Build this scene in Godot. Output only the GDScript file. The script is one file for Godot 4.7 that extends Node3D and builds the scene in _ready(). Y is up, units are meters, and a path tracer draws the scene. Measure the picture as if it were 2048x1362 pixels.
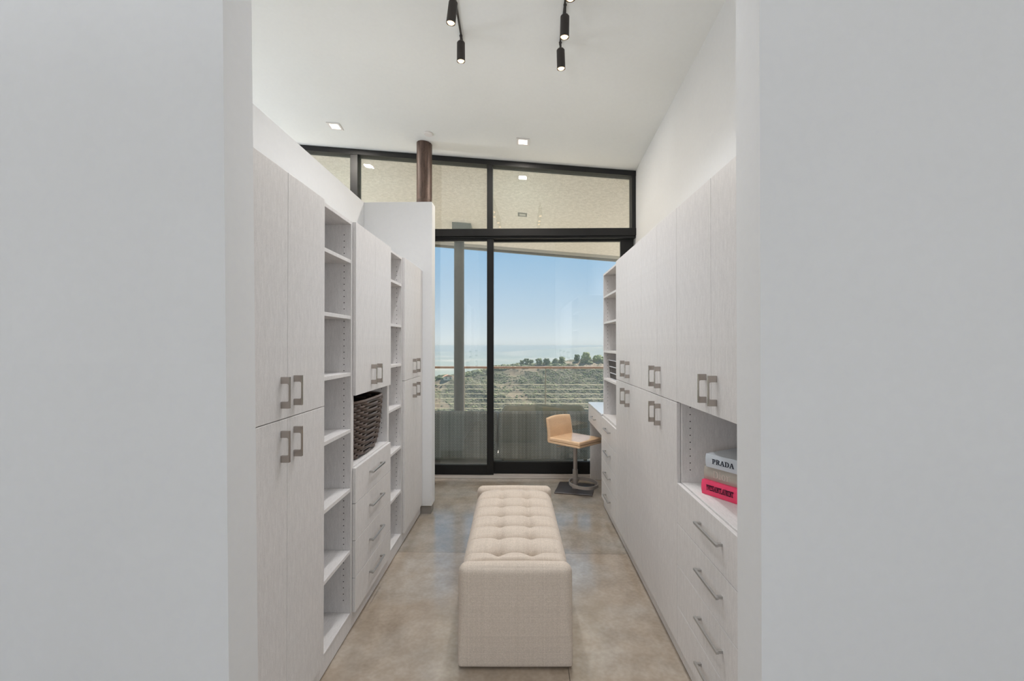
extends Node3D
# A dressing room seen through its doorway: two runs of pale laminate cabinets, a tufted bench, a desk with a
# stool, and a glazed wall onto a terrace above a hillside. Metres, y up, the camera looks along -z.

var M := {}
var rng := RandomNumberGenerator.new()
var used := {}
var vertical_handle: ArrayMesh
var drawer_pull: ArrayMesh

# ------------------------------------------------------------------ naming and grouping
func numbered(called: String) -> String:
	var n: int = used.get(called, -1) + 1
	used[called] = n
	return called if n == 0 else "%s_%03d" % [called, n]

func tag(o: Node, label: String, category: String, group := "", kind := "") -> Node:
	if label: o.set_meta("label", label)
	if category: o.set_meta("category", category)
	if group: o.set_meta("group", group)
	if kind: o.set_meta("kind", kind)
	return o

func thing(called: String, label: String, category: String, at := Vector3.ZERO, turn := 0.0, group := "") -> Node3D:
	var o := Node3D.new()
	o.name = numbered(called)
	add_child(o, true)
	o.position = at
	o.rotation.y = turn
	tag(o, label, category, group)
	return o

func part(called: String, mesh, material: Material, parent: Node = self, kind := "") -> MeshInstance3D:
	var o := MeshInstance3D.new()
	o.name = numbered(called) if parent == self else called
	o.mesh = mesh.commit() if mesh is SurfaceTool else mesh
	o.material_override = material
	parent.add_child(o, true)
	if kind: o.set_meta("kind", kind)
	return o

func struct(called: String, mesh, material: Material, label := "") -> MeshInstance3D:
	var o := part(called, mesh, material, self, "structure")
	if label: o.set_meta("label", label)
	return o

# ------------------------------------------------------------------ shapes
func mb() -> SurfaceTool:
	var st := SurfaceTool.new()
	st.begin(Mesh.PRIMITIVE_TRIANGLES)
	return st

func tri(st: SurfaceTool, a: Vector3, b: Vector3, c: Vector3, out: Vector3) -> void:
	var n := (c - a).cross(b - a)
	if n.length_squared() < 1e-18: return
	n = n.normalized()
	if n.dot(out) < 0.0:
		var t := b
		b = c
		c = t
		n = -n
	for p in [a, b, c]:
		st.set_normal(n)
		st.set_uv(Vector2(p.x, p.y))
		st.add_vertex(p)

func quad(st: SurfaceTool, a: Vector3, b: Vector3, c: Vector3, d: Vector3, out: Vector3) -> void:
	tri(st, a, b, c, out)
	tri(st, a, c, d, out)

# triangle with a normal of its own at each corner
func stri(st: SurfaceTool, a: Vector3, na: Vector3, b: Vector3, nb: Vector3, c: Vector3, nc: Vector3) -> void:
	var n := (c - a).cross(b - a)
	if n.length_squared() < 1e-18: return
	var order := [a, na, b, nb, c, nc]
	if n.dot(na + nb + nc) < 0.0: order = [a, na, c, nc, b, nb]
	for i in 3:
		st.set_normal(order[2 * i + 1])
		st.set_uv(Vector2(order[2 * i].x, order[2 * i].y))
		st.add_vertex(order[2 * i])

func squad(st: SurfaceTool, p: Array, n: Array) -> void:
	stri(st, p[0], n[0], p[1], n[1], p[2], n[2])
	stri(st, p[0], n[0], p[2], n[2], p[3], n[3])

# chamfered box
func box(st: SurfaceTool, lo: Vector3, hi: Vector3, ch := 0.0, xf := Transform3D()) -> void:
	var mid := (lo + hi) / 2.0
	var h := (hi - lo) / 2.0
	ch = minf(ch, minf(h.x, minf(h.y, h.z)) * 0.9)
	var v := func(s: Vector3, face: int) -> Vector3:
		var q := Vector3(s.x * (h.x - ch), s.y * (h.y - ch), s.z * (h.z - ch))
		q[face] = s[face] * h[face]
		return xf * (mid + q)
	for face in 3:
		var u := (face + 1) % 3
		var w := (face + 2) % 3
		for s in [-1.0, 1.0]:
			var c := []
			for k in [[-1.0, -1.0], [1.0, -1.0], [1.0, 1.0], [-1.0, 1.0]]:
				var g := Vector3.ZERO
				g[face] = s
				g[u] = k[0]
				g[w] = k[1]
				c.append(v.call(g, face))
			var out := Vector3.ZERO
			out[face] = s
			quad(st, c[0], c[1], c[2], c[3], xf.basis * out)
			if ch > 0.0:
				for t in [-1.0, 1.0]:
					var g0 := Vector3.ZERO
					g0[face] = s
					g0[u] = t
					var g1 := g0
					g0[w] = -1.0
					g1[w] = 1.0
					var o2 := Vector3.ZERO
					o2[face] = s
					o2[u] = t
					quad(st, v.call(g0, face), v.call(g1, face), v.call(g1, u), v.call(g0, u), xf.basis * o2)
	if ch > 0.0:
		for sx in [-1.0, 1.0]:
			for sy in [-1.0, 1.0]:
				for sz in [-1.0, 1.0]:
					var s := Vector3(sx, sy, sz)
					tri(st, v.call(s, 0), v.call(s, 1), v.call(s, 2), xf.basis * s)

func bx(lo: Vector3, hi: Vector3, ch := 0.0) -> SurfaceTool:
	var st := mb()
	box(st, lo, hi, ch)
	return st

# box between any two opposite corners
func bb(x0: float, x1: float, y0: float, y1: float, z0: float, z1: float, ch := 0.0) -> SurfaceTool:
	return bx(Vector3(minf(x0, x1), minf(y0, y1), minf(z0, z1)), Vector3(maxf(x0, x1), maxf(y0, y1), maxf(z0, z1)), ch)

# solid with eight corners: four of the bottom and the four above them
func hexa(st: SurfaceTool, b: Array, t: Array) -> void:
	var mid := Vector3.ZERO
	for p in b + t: mid += p / 8.0
	var f := [[b[0], b[1], b[2], b[3]], [t[0], t[1], t[2], t[3]]]
	for i in 4:
		var j := (i + 1) % 4
		f.append([b[i], b[j], t[j], t[i]])
	for q in f:
		quad(st, q[0], q[1], q[2], q[3], (q[0] + q[1] + q[2] + q[3]) / 4.0 - mid)

func lathe(st: SurfaceTool, profile: Array, at := Vector3.ZERO, seg := 24, xf := Transform3D()) -> void:
	for i in profile.size() - 1:
		var a: Vector2 = profile[i]
		var b: Vector2 = profile[i + 1]
		var d := b - a
		if d.length() < 1e-7: continue
		var n2 := Vector2(d.y, -d.x).normalized()
		for k in seg:
			var t0 := TAU * k / seg
			var t1 := TAU * (k + 1) / seg
			var r0 := Vector3(cos(t0), 0, sin(t0))
			var r1 := Vector3(cos(t1), 0, sin(t1))
			var n0 := xf.basis * (r0 * n2.x + Vector3.UP * n2.y)
			var n1 := xf.basis * (r1 * n2.x + Vector3.UP * n2.y)
			squad(st, [xf * (at + r0 * a.x + Vector3.UP * a.y), xf * (at + r1 * a.x + Vector3.UP * a.y), xf * (at + r1 * b.x + Vector3.UP * b.y), xf * (at + r0 * b.x + Vector3.UP * b.y)], [n0, n1, n1, n0])

func tube(st: SurfaceTool, pts: Array, r: float, seg := 8, closed := false, flat := 1.0) -> void:
	var n := pts.size()
	var rings := []
	var side := Vector3.ZERO
	for i in n:
		var a: Vector3 = pts[(i - 1 + n) % n] if closed or i > 0 else pts[i]
		var b: Vector3 = pts[(i + 1) % n] if closed or i < n - 1 else pts[i]
		var d := (b - a).normalized()
		var up := Vector3.UP if absf(d.y) < 0.95 else Vector3.RIGHT
		side = d.cross(up).normalized()
		var w := side.cross(d).normalized()
		var ring := []
		for k in seg:
			var t := TAU * k / seg
			ring.append([pts[i] + (side * cos(t) + w * sin(t) * flat) * r, (side * cos(t) + w * sin(t) / flat).normalized()])
		rings.append(ring)
	for i in (n if closed else n - 1):
		var p: Array = rings[i]
		var q: Array = rings[(i + 1) % n]
		for k in seg:
			var l := (k + 1) % seg
			squad(st, [p[k][0], p[l][0], q[l][0], q[k][0]], [p[k][1], p[l][1], q[l][1], q[k][1]])
	if not closed:
		for e in [[rings[0], pts[0], pts[0] - pts[1]], [rings[n - 1], pts[n - 1], pts[n - 1] - pts[n - 2]]]:
			for k in seg:
				tri(st, e[1], e[0][k][0], e[0][(k + 1) % seg][0], e[2])

# an outline in the x-y plane pushed from z0 to z1
func extrude(st: SurfaceTool, outline: PackedVector2Array, z0: float, z1: float, xf := Transform3D()) -> void:
	var id := Geometry2D.triangulate_polygon(outline)
	for z in [z0, z1]:
		for i in range(0, id.size(), 3):
			var p := []
			for k in 3: p.append(xf * Vector3(outline[id[i + k]].x, outline[id[i + k]].y, z))
			tri(st, p[0], p[1], p[2], xf.basis * Vector3(0, 0, -1 if z == minf(z0, z1) else 1))
	var turns := not Geometry2D.is_polygon_clockwise(outline)
	for i in outline.size():
		var a := outline[i]
		var b := outline[(i + 1) % outline.size()]
		var n := Vector3(b.y - a.y, a.x - b.x, 0) * (1.0 if turns else -1.0)
		quad(st, xf * Vector3(a.x, a.y, z0), xf * Vector3(b.x, b.y, z0), xf * Vector3(b.x, b.y, z1), xf * Vector3(a.x, a.y, z1), xf.basis * n)

# box with rounded edges and gently swelling faces: cushions and padded panels
func cushion(half: Vector3, round_: float, swell: Vector3, n := 18, wobble := 0.0, seed_ := 0, low_round := -1.0) -> SurfaceTool:
	var st := mb()
	var noise := FastNoiseLite.new()
	noise.seed = seed_
	noise.frequency = 4.0
	var at := func(c: Vector3) -> Vector3:
		var q := c * half
		var r := round_
		if low_round >= 0.0: r = lerpf(round_, low_round, clampf(0.2 - c.y, 0, 1))
		var inner := Vector3(maxf(half.x - r, 0), maxf(half.y - r, 0), maxf(half.z - r, 0))
		var k := Vector3(clampf(q.x, -inner.x, inner.x), clampf(q.y, -inner.y, inner.y), clampf(q.z, -inner.z, inner.z))
		var d := q - k
		var p := k + (d.normalized() * r if d.length() > 1e-6 else Vector3.ZERO)
		var b := Vector3(1 - c.x * c.x, 1 - c.y * c.y, 1 - c.z * c.z)
		p.x += signf(c.x) * swell.x * b.y * b.z * absf(c.x)
		p.y += signf(c.y) * swell.y * b.x * b.z * absf(c.y)
		p.z += signf(c.z) * swell.z * b.x * b.y * absf(c.z)
		if wobble > 0.0: p += Vector3(noise.get_noise_3dv(p), noise.get_noise_3dv(p + Vector3(9, 0, 0)), noise.get_noise_3dv(p + Vector3(0, 9, 0))) * wobble
		return p
	var warp := func(t: float, f: float) -> float:   # more cuts near the rounded edges
		return signf(t) * (1.0 - pow(1.0 - absf(t), 1.6) * f - (1.0 - absf(t)) * (1.0 - f))
	for face in 3:
		var u := (face + 1) % 3
		var w := (face + 2) % 3
		for s in [-1.0, 1.0]:
			var grid := []
			for i in n + 1:
				for j in n + 1:
					var c := Vector3.ZERO
					c[face] = s
					c[u] = warp.call(-1.0 + 2.0 * i / n, 0.9)
					c[w] = warp.call(-1.0 + 2.0 * j / n, 0.9)
					var e := 0.004
					var cu := c
					var cw := c
					cu[u] = c[u] - e if c[u] > 0 else c[u] + e
					cw[w] = c[w] - e if c[w] > 0 else c[w] + e
					var p: Vector3 = at.call(c)
					var nn: Vector3 = (at.call(cu) - p).cross(at.call(cw) - p)
					var fall := p / half
					nn = nn.normalized() if nn.length() > 1e-12 else fall.normalized()
					if nn.dot(fall) < 0.0: nn = -nn
					grid.append([p, nn])
			for i in n:
				for j in n:
					var q := [grid[i * (n + 1) + j], grid[(i + 1) * (n + 1) + j], grid[(i + 1) * (n + 1) + j + 1], grid[i * (n + 1) + j + 1]]
					squad(st, [q[0][0], q[1][0], q[2][0], q[3][0]], [q[0][1], q[1][1], q[2][1], q[3][1]])
	return st

# ------------------------------------------------------------------ materials
func mat(called: String, color: Color, rough := 0.6, metal := 0.0) -> StandardMaterial3D:
	var m := StandardMaterial3D.new()
	m.resource_name = called
	m.albedo_color = color
	m.roughness = rough
	m.metallic = metal
	M[called] = m
	return m

func c8(r: int, g: int, b: int) -> Color:
	return Color8(r, g, b)

func gray(freq: float, seed_: int, octaves := 4, size := 512) -> PackedByteArray:
	var n := FastNoiseLite.new()
	n.noise_type = FastNoiseLite.TYPE_SIMPLEX_SMOOTH
	n.seed = seed_
	n.frequency = freq
	n.fractal_octaves = octaves
	var im := n.get_seamless_image(size, size)
	im.convert(Image.FORMAT_L8)
	return im.get_data()

func picture(size: int, shade: Callable) -> ImageTexture:
	var data := PackedByteArray()
	data.resize(size * size * 3)
	for y in size:
		for x in size:
			var c: Color = shade.call(x, y)
			var at := (y * size + x) * 3
			data[at] = int(clampf(c.r, 0, 1) * 255.0)
			data[at + 1] = int(clampf(c.g, 0, 1) * 255.0)
			data[at + 2] = int(clampf(c.b, 0, 1) * 255.0)
	return ImageTexture.create_from_image(Image.create_from_data(size, size, false, Image.FORMAT_RGB8, data))

func planar(m: StandardMaterial3D, scale: Vector3) -> void:
	m.uv1_triplanar = true
	m.uv1_world_triplanar = true
	m.uv1_scale = scale
	m.uv1_triplanar_sharpness = 8.0

func make_materials() -> void:
	var a := gray(0.012, 3)
	var b := gray(0.02, 8)
	var fine := gray(0.12, 21, 2)
	# whitewashed laminate: streaks along the grain, a faint linen weave across
	var laminate := picture(512, func(x: int, y: int) -> Color:
		var s := a[y * 512 + (x * 8) % 512] / 255.0 - 0.5
		var s2 := b[((y * 2) % 512) * 512 + (x * 20) % 512] / 255.0 - 0.5
		var h := fine[((y * 7) % 512) * 512 + (x * 2) % 512] / 255.0 - 0.5
		var v := fine[((y * 1) % 512) * 512 + (x * 9) % 512] / 255.0 - 0.5
		var k := 0.05 * s + 0.055 * s2 + 0.06 * h + 0.03 * v
		return Color(0.868 + k, 0.853 + k, 0.842 + k))
	for spec in [["laminate", Vector3(1.3, 1.3, 1.3)], ["laminate_shelf", Vector3(1.3, 1.3, 1.3)]]:
		var m := mat(spec[0], Color.WHITE, 0.45)
		m.albedo_texture = laminate
		planar(m, spec[1])
		m.heightmap_enabled = true
		m.heightmap_texture = laminate
		m.heightmap_scale = 0.05
	# woven upholstery
	var warp := []
	var weft := []
	rng.seed = 11
	for i in 128:
		warp.append(rng.randfn(0.0, 0.055))
		weft.append(rng.randfn(0.0, 0.06))
	var weave := picture(256, func(x: int, y: int) -> Color:
		var over := (x / 2 + y / 2) % 2 == 0
		var k: float = warp[x / 2] if over else weft[y / 2]
		var slub: float = fine[((x / 2 * 37) % 512) * 512 + (y * 3) % 512] if over else fine[((y / 2 * 53 + 200) % 512) * 512 + (x * 3) % 512]
		k = 0.22 * k + 0.17 * (slub / 255.0 - 0.5)
		return Color(0.822 + k, 0.766 + k, 0.705 + k))
	var fabric := mat("fabric", Color.WHITE, 0.95)
	fabric.albedo_texture = weave
	planar(fabric, Vector3(2.9, 2.9, 2.9))
	fabric.heightmap_enabled = true
	fabric.heightmap_texture = weave
	fabric.heightmap_scale = 0.12
	fabric.rim_enabled = true
	fabric.rim = 0.25
	fabric.rim_tint = 0.6
	# polished concrete: clouded grey and tan with fine specks
	var cloud := gray(0.006, 31, 5)
	var cloud2 := gray(0.015, 37, 5)
	var concrete := picture(512, func(x: int, y: int) -> Color:
		var i := y * 512 + x
		var t := cloud[i] / 255.0
		var k := 0.09 * (cloud2[i] / 255.0 - 0.5) + 0.06 * (fine[i] / 255.0 - 0.5) + 0.07 * (a[((y * 2) % 512) * 512 + (x * 2) % 512] / 255.0 - 0.5)
		var c := Color(0.65, 0.59, 0.52).lerp(Color(0.69, 0.65, 0.60), clampf((t - 0.3) * 2.0, 0, 1))
		return Color(c.r + k, c.g + k, c.b + k))
	var floor_m := mat("concrete", Color.WHITE, 0.3)
	floor_m.albedo_texture = concrete
	planar(floor_m, Vector3(0.55, 0.55, 0.55))
	floor_m.roughness_texture = concrete
	floor_m.roughness = 0.36
	floor_m.clearcoat_enabled = true
	floor_m.clearcoat = 0.9
	floor_m.clearcoat_roughness = 0.13
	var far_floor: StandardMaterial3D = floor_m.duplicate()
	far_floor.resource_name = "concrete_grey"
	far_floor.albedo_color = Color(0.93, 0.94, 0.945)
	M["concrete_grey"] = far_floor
	mat("joint", c8(116, 104, 92), 0.9)
	# painted plaster
	var plaster := picture(256, func(x: int, y: int) -> Color:
		var k := 0.008 * (a[y * 512 + x] / 255.0 - 0.5) + 0.008 * (fine[y * 512 + x] / 255.0 - 0.5)
		return Color(0.90 + k, 0.90 + k, 0.897 + k))
	for spec in [["wall_paint", 0.7, Color.WHITE], ["ceiling_paint", 0.85, Color(0.995, 1.0, 0.99)]]:
		var m := mat(spec[0], spec[2], spec[1])
		m.albedo_texture = plaster
		planar(m, Vector3(0.7, 0.7, 0.7))
		m.heightmap_enabled = true
		m.heightmap_texture = plaster
		m.heightmap_scale = 0.04
	# stucco of the soffit
	var stucco := picture(256, func(x: int, y: int) -> Color:
		var k := 0.16 * (fine[((y * 2) % 512) * 512 + (x * 2) % 512] / 255.0 - 0.5) + 0.11 * (b[((y * 3) % 512) * 512 + (x * 3) % 512] / 255.0 - 0.5)
		return Color(0.775 + k, 0.76 + k, 0.722 + k))
	var so := mat("stucco", Color.WHITE, 0.95)
	so.albedo_texture = stucco
	planar(so, Vector3(0.9, 0.9, 0.9))
	so.heightmap_enabled = true
	so.heightmap_texture = stucco
	so.heightmap_scale = 0.4
	mat("fascia", c8(168, 166, 158), 0.7)
	mat("fascia_dark", c8(92, 90, 82), 0.7)
	mat("base_reveal", c8(150, 145, 138), 0.5, 0.2)
	mat("handle_metal", c8(176, 168, 161), 0.27, 0.9)
	mat("pull_metal", c8(186, 184, 181), 0.32, 0.85)
	mat("pin_hole", c8(34, 30, 27), 0.9)
	mat("black_aluminium", c8(17, 17, 18), 0.5, 0.1)
	mat("sill_metal", c8(216, 208, 202), 0.4, 0.4)
	mat("lamp_black", c8(58, 53, 50), 0.5, 0.2)
	mat("white_plastic", c8(226, 222, 218), 0.45)
	mat("white_top", c8(240, 241, 242), 0.12)
	mat("slot_dark", c8(70, 64, 58), 0.8)
	var glow := mat("lamp_glow", c8(255, 246, 232))
	glow.emission_enabled = true
	glow.emission = c8(255, 240, 218)
	glow.emission_energy_multiplier = 4.0
	var warm := mat("spot_glow", c8(255, 236, 206))
	warm.emission_enabled = true
	warm.emission = c8(255, 218, 168)
	warm.emission_energy_multiplier = 2.6
	var glass := mat("glass", Color(0.75, 0.85, 0.82, 0.02), 0.0)
	glass.transparency = BaseMaterial3D.TRANSPARENCY_ALPHA
	# rusted steel column
	var rust := picture(256, func(x: int, y: int) -> Color:
		var s := a[((y * 1) % 512) * 512 + (x * 8) % 512] / 255.0 - 0.5
		var s2 := fine[y * 512 + (x * 4) % 512] / 255.0 - 0.5
		var k := 0.22 * s + 0.12 * s2
		return Color(0.34 + k, 0.27 + k * 0.9, 0.235 + k * 0.85))
	var ru := mat("rusted_steel", Color.WHITE, 0.5, 0.25)
	ru.albedo_texture = rust
	planar(ru, Vector3(1.6, 1.0, 1.6))
	mat("cap_paint", c8(120, 126, 122), 0.7)
	mat("column_paint", c8(44, 43, 40), 0.7)
	# outdoor wicker: flat horizontal bands
	var wick := picture(256, func(x: int, y: int) -> Color:
		var row := y / 8
		var up := ((x + (row % 2) * 8) / 8) % 2
		var v := sin(PI * (y % 8 + 0.5) / 8.0) * (0.75 + 0.25 * up)
		var k: float = 0.05 * (fine[y * 512 + x] / 255.0 - 0.5) + warp[(x / 16) % 128] * 0.6
		v *= 0.72 + 0.28 * absf(sin(PI * x / 25.6))
		return Color(0.22 + 0.46 * v + k, 0.222 + 0.458 * v + k, 0.21 + 0.43 * v + k))
	var wm := mat("outdoor_wicker", Color.WHITE, 0.7)
	wm.albedo_texture = wick
	planar(wm, Vector3(2.1, 2.1, 2.1))
	wm.heightmap_enabled = true
	wm.heightmap_texture = wick
	wm.heightmap_scale = 0.5
	mat("olive_cloth", c8(112, 112, 92), 0.95)
	mat("seat_cloth", c8(140, 138, 126), 0.95)
	mat("deck", c8(214, 208, 198), 0.85)
	mat("rail_wood", c8(116, 86, 64), 0.6)
	mat("rail_post", c8(110, 106, 92), 0.5, 0.3)
	mat("cable", c8(190, 186, 166), 0.5, 0.3)
	# tan leather
	var hide := picture(256, func(x: int, y: int) -> Color:
		var k := 0.05 * (a[y * 512 + x] / 255.0 - 0.5) + 0.06 * (fine[y * 512 + x] / 255.0 - 0.5)
		return Color(0.92 + k, 0.775 + k, 0.625 + k * 0.8))
	var le := mat("leather", Color.WHITE, 0.24)
	le.albedo_texture = hide
	planar(le, Vector3(2, 2, 2))
	le.clearcoat_enabled = true
	le.clearcoat = 0.5
	le.clearcoat_roughness = 0.12
	le.heightmap_enabled = true
	le.heightmap_texture = hide
	le.heightmap_scale = 0.03
	mat("stool_metal", c8(172, 164, 158), 0.4, 0.55)
	mat("base_metal", c8(98, 92, 90), 0.4, 0.6)
	mat("chrome", c8(215, 215, 215), 0.12, 1.0)
	# basket
	for k in 3:
		var sh: float = [0.0, 0.03, -0.03][k]
		mat("strand_%d" % k, Color(0.37 + sh, 0.31 + sh, 0.275 + sh), 0.36)
	mat("basket_inside", c8(42, 36, 33), 0.8)
	mat("wire_mesh", c8(112, 108, 104), 0.5, 0.3)
	mat("bright_wire", c8(222, 222, 224), 0.35, 0.4)
	mat("tray_dark", c8(48, 44, 42), 0.5)
	# books
	mat("cover_white", c8(214, 220, 226), 0.5)
	mat("cover_greige", c8(186, 178, 166), 0.6)
	mat("cover_pink", c8(250, 74, 116), 0.55)
	mat("paper", c8(232, 228, 218), 0.9)
	mat("ink_navy", c8(24, 28, 48), 0.6)
	mat("ink_blush", c8(210, 194, 184), 0.5)
	mat("ink_plum", c8(66, 20, 44), 0.6)
	# outside
	mat("bark", c8(104, 88, 70), 0.95)
	for spec in [["leaf_dark", c8(104, 114, 80)], ["leaf_green", c8(120, 130, 88)], ["leaf_bright", c8(140, 147, 94)]]:
		var m := mat(spec[0], spec[1], 0.9)
		m.backlight_enabled = true
		m.backlight = Color(0.12, 0.16, 0.06)
	var ground := mat("hillside", Color.WHITE, 0.98)
	ground.vertex_color_use_as_albedo = true
	var gtex := picture(256, func(x: int, y: int) -> Color:
		var k := 0.5 * (fine[((y * 2) % 512) * 512 + (x * 2) % 512] / 255.0 - 0.5) + 0.4 * (b[((y * 2) % 512) * 512 + (x * 2) % 512] / 255.0 - 0.5)
		return Color(0.82 + k, 0.82 + k, 0.8 + k))
	ground.albedo_texture = gtex
	planar(ground, Vector3(0.05, 0.05, 0.05))
	var plain := mat("plain", Color.WHITE, 1.0)
	plain.vertex_color_use_as_albedo = true
	var scrub := mat("scrub", Color.WHITE, 0.95)
	scrub.vertex_color_use_as_albedo = true
	mat("house_wall", c8(226, 212, 190), 0.9)
	mat("house_roof", c8(170, 120, 92), 0.9)

# ------------------------------------------------------------------ the sloping ceiling
const CY := 3.947
const CX := -0.0867
const CZ := 0.0889

func ceil_at(x: float, z: float) -> float:
	return CY + CX * x + CZ * z

func ceil_frame(x: float, z: float) -> Transform3D:
	var up := Vector3(-CX, 1, -CZ).normalized()
	var ax := Vector3(1, CX, 0).normalized()
	return Transform3D(Basis(ax, up, ax.cross(up).normalized()), Vector3(x, ceil_at(x, z), z))

# wall standing on the floor whose top meets the ceiling
func to_ceiling(x0: float, x1: float, z0: float, z1: float, y0 := 0.0, lean0 := 0.0, lean1 := 0.0) -> SurfaceTool:
	var st := mb()
	var b := []
	var t := []
	for p in [[x0, z0, lean0], [x1, z0, lean1], [x1, z1, lean1], [x0, z1, lean0]]:
		b.append(Vector3(p[0], y0, p[1]))
		var top := ceil_at(p[0], p[1])
		t.append(Vector3(p[0] + p[2] * top, top, p[1]))
	hexa(st, b, t)
	return st

# ------------------------------------------------------------------ start
func _ready() -> void:
	# camera
	var cam := Camera3D.new()
	cam.name = "camera"
	add_child(cam)
	cam.position = Vector3(0, 1.485, 0)
	cam.rotation = Vector3(deg_to_rad(0.3696), deg_to_rad(1.2935), 0)
	cam.fov = 72.4275
	cam.near = 0.02
	cam.far = 40000.0
	cam.current = true
	# sky and exposure
	var env := Environment.new()
	var sky := Sky.new()
	var sm := ProceduralSkyMaterial.new()
	sm.sky_top_color = c8(108, 174, 222)
	sm.sky_horizon_color = c8(224, 234, 236)
	sm.sky_curve = 0.085
	sm.ground_horizon_color = c8(220, 230, 232)
	sm.ground_bottom_color = c8(132, 124, 108)
	sm.ground_curve = 0.12
	sm.sky_energy_multiplier = 1.04
	sm.sun_angle_max = 12.0
	sky.sky_material = sm
	env.background_mode = Environment.BG_SKY
	env.sky = sky
	env.tonemap_mode = Environment.TONE_MAPPER_LINEAR
	env.tonemap_exposure = 1.0
	env.sdfgi_enabled = true
	env.ssao_enabled = true
	env.ssil_enabled = true
	env.volumetric_fog_enabled = true
	env.volumetric_fog_density = 0.0
	var we := WorldEnvironment.new()
	we.name = "world"
	we.environment = env
	add_child(we)
	# sun: high, in front of the house and to the right
	var sun := DirectionalLight3D.new()
	sun.name = "sun"
	add_child(sun)
	sun.look_at_from_position(Vector3(0.30, 0.74, -0.60) * 50.0, Vector3.ZERO)
	sun.light_color = c8(255, 246, 232)
	sun.light_energy = 5.0
	sun.light_angular_distance = 0.6
	sun.shadow_enabled = true
	# daylight panels: unseen lights added at invented rear windows to brighten the room
	for s in [-1.0, 1.0]:
		rear_fill(Vector3(s * 2.5, 1.85, 3.95), 0.0, Vector2(1.7, 1.8), 4.9)
	make_materials()
	make_handles()
	shell()
	glazing()
	left_run()
	right_run()
	bench()
	stool()
	basket()
	books()
	lamps()
	terrace()
	landscape()

func rear_fill(at: Vector3, turn: float, size: Vector2, energy: float) -> void:
	var l := AreaLight3D.new()
	l.name = numbered("rear_fill")
	add_child(l)
	l.position = at
	l.rotation.y = turn
	l.area_size = size
	l.area_normalize_energy = true
	l.light_energy = energy
	l.light_color = c8(246, 249, 255)
	l.shadow_enabled = true

# ------------------------------------------------------------------ room shell
func shell() -> void:
	# floor: cast slabs parted by narrow saw-cut joints
	var f := struct("floor", bb(-4.75, 3.75, -0.2, -0.006, -5.26, 4.15), M.joint, "polished concrete floor")
	var xs := [-4.75, -2.8, 0.209, 3.75]
	var zs := [-5.115, -3.305, -0.4, 1.8, 4.15]
	for i in 3:
		for j in 4:
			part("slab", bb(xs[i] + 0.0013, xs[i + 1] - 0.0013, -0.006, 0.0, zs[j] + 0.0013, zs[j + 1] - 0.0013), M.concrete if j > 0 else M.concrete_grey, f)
	# ceiling: one sloping plane
	var st := mb()
	var b := []
	var t := []
	for p in [[-4.75, 4.15], [3.75, 4.15], [3.75, -5.19], [-4.75, -5.19]]:
		b.append(Vector3(p[0], ceil_at(p[0], p[1]), p[1]))
		t.append(Vector3(p[0], ceil_at(p[0], p[1]) + 0.16, p[1]))
	hexa(st, b, t)
	struct("ceiling", st, M.ceiling_paint, "white sloping ceiling")
	# walls of the doorway nearest the camera (the left one stands a little out of plumb)
	struct("wall_near_left", to_ceiling(-4.6, -0.802, -1.27, -1.41, 0.0, 0.0, -0.0133), M.wall_paint, "white wall left of the doorway")
	struct("wall_near_right", to_ceiling(0.6425, 3.6, -1.27, -1.41, 0.0, 0.0, 0.0012), M.wall_paint, "white wall right of the doorway")
	# the dressing room
	struct("wall_right", to_ceiling(1.245, 1.40, -1.41, -5.25), M.wall_paint, "white wall above the right cabinets")
	struct("wall_left", bb(-1.50, -1.389, 0, 2.722, -1.41, -4.18), M.wall_paint, "white wall with a free top behind the left cabinets")
	struct("wall_partition", bb(-1.389, -0.790, 0.071, 2.724, -4.04, -4.18, 0.002), M.wall_paint, "white end wall beyond the left cabinets")
	struct("baseboard_partition", bb(-1.389, -0.800, 0, 0.071, -4.048, -4.172), M.base_reveal, "grey recessed base of the end wall")
	# the neighbouring room and the room behind the camera
	struct("wall_far_left", to_ceiling(-4.75, -4.6, -1.41, -5.25), M.wall_paint)
	for s in [-1.0, 1.0]:
		var side := "left" if s < 0 else "right"
		struct("wall_rear_%s" % side, to_ceiling(s * 3.6, s * 3.75, 4.15, -1.41), M.wall_paint)
		struct("wall_rear_%s_pier" % side, to_ceiling(s * 3.4, s * 3.6, 4.0, 4.15), M.wall_paint)
		struct("wall_rear_%s_sill" % side, bb(s * 1.6, s * 3.4, 0, 0.9, 4.0, 4.15), M.wall_paint)
		struct("wall_rear_%s_lintel" % side, to_ceiling(s * 1.6, s * 3.4, 4.0, 4.15, 2.8), M.wall_paint)
		var w := Node3D.new()
		w.name = "window_%d" % (2 if s < 0 else 3)  # invented rear window, added out of view to carry its fill light
		w.set_meta("kind", "structure")
		add_child(w)
		part("frame", bb(s * 1.6, s * 3.4, 0.9, 0.96, 4.04, 4.10), M.black_aluminium, w)
		part("frame", bb(s * 1.6, s * 3.4, 2.74, 2.8, 4.04, 4.10), M.black_aluminium, w)
		for x in [1.6, 2.47, 3.34]: part("frame", bb(s * x, s * (x + 0.06), 0.96, 2.74, 4.04, 4.10), M.black_aluminium, w)
		for x in [1.66, 2.53]: part("pane", bb(s * x, s * (x + 0.81), 0.96, 2.74, 4.066, 4.072), M.glass, w)
	struct("wall_rear", to_ceiling(-1.6, 1.6, 4.0, 4.15), M.wall_paint)

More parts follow.
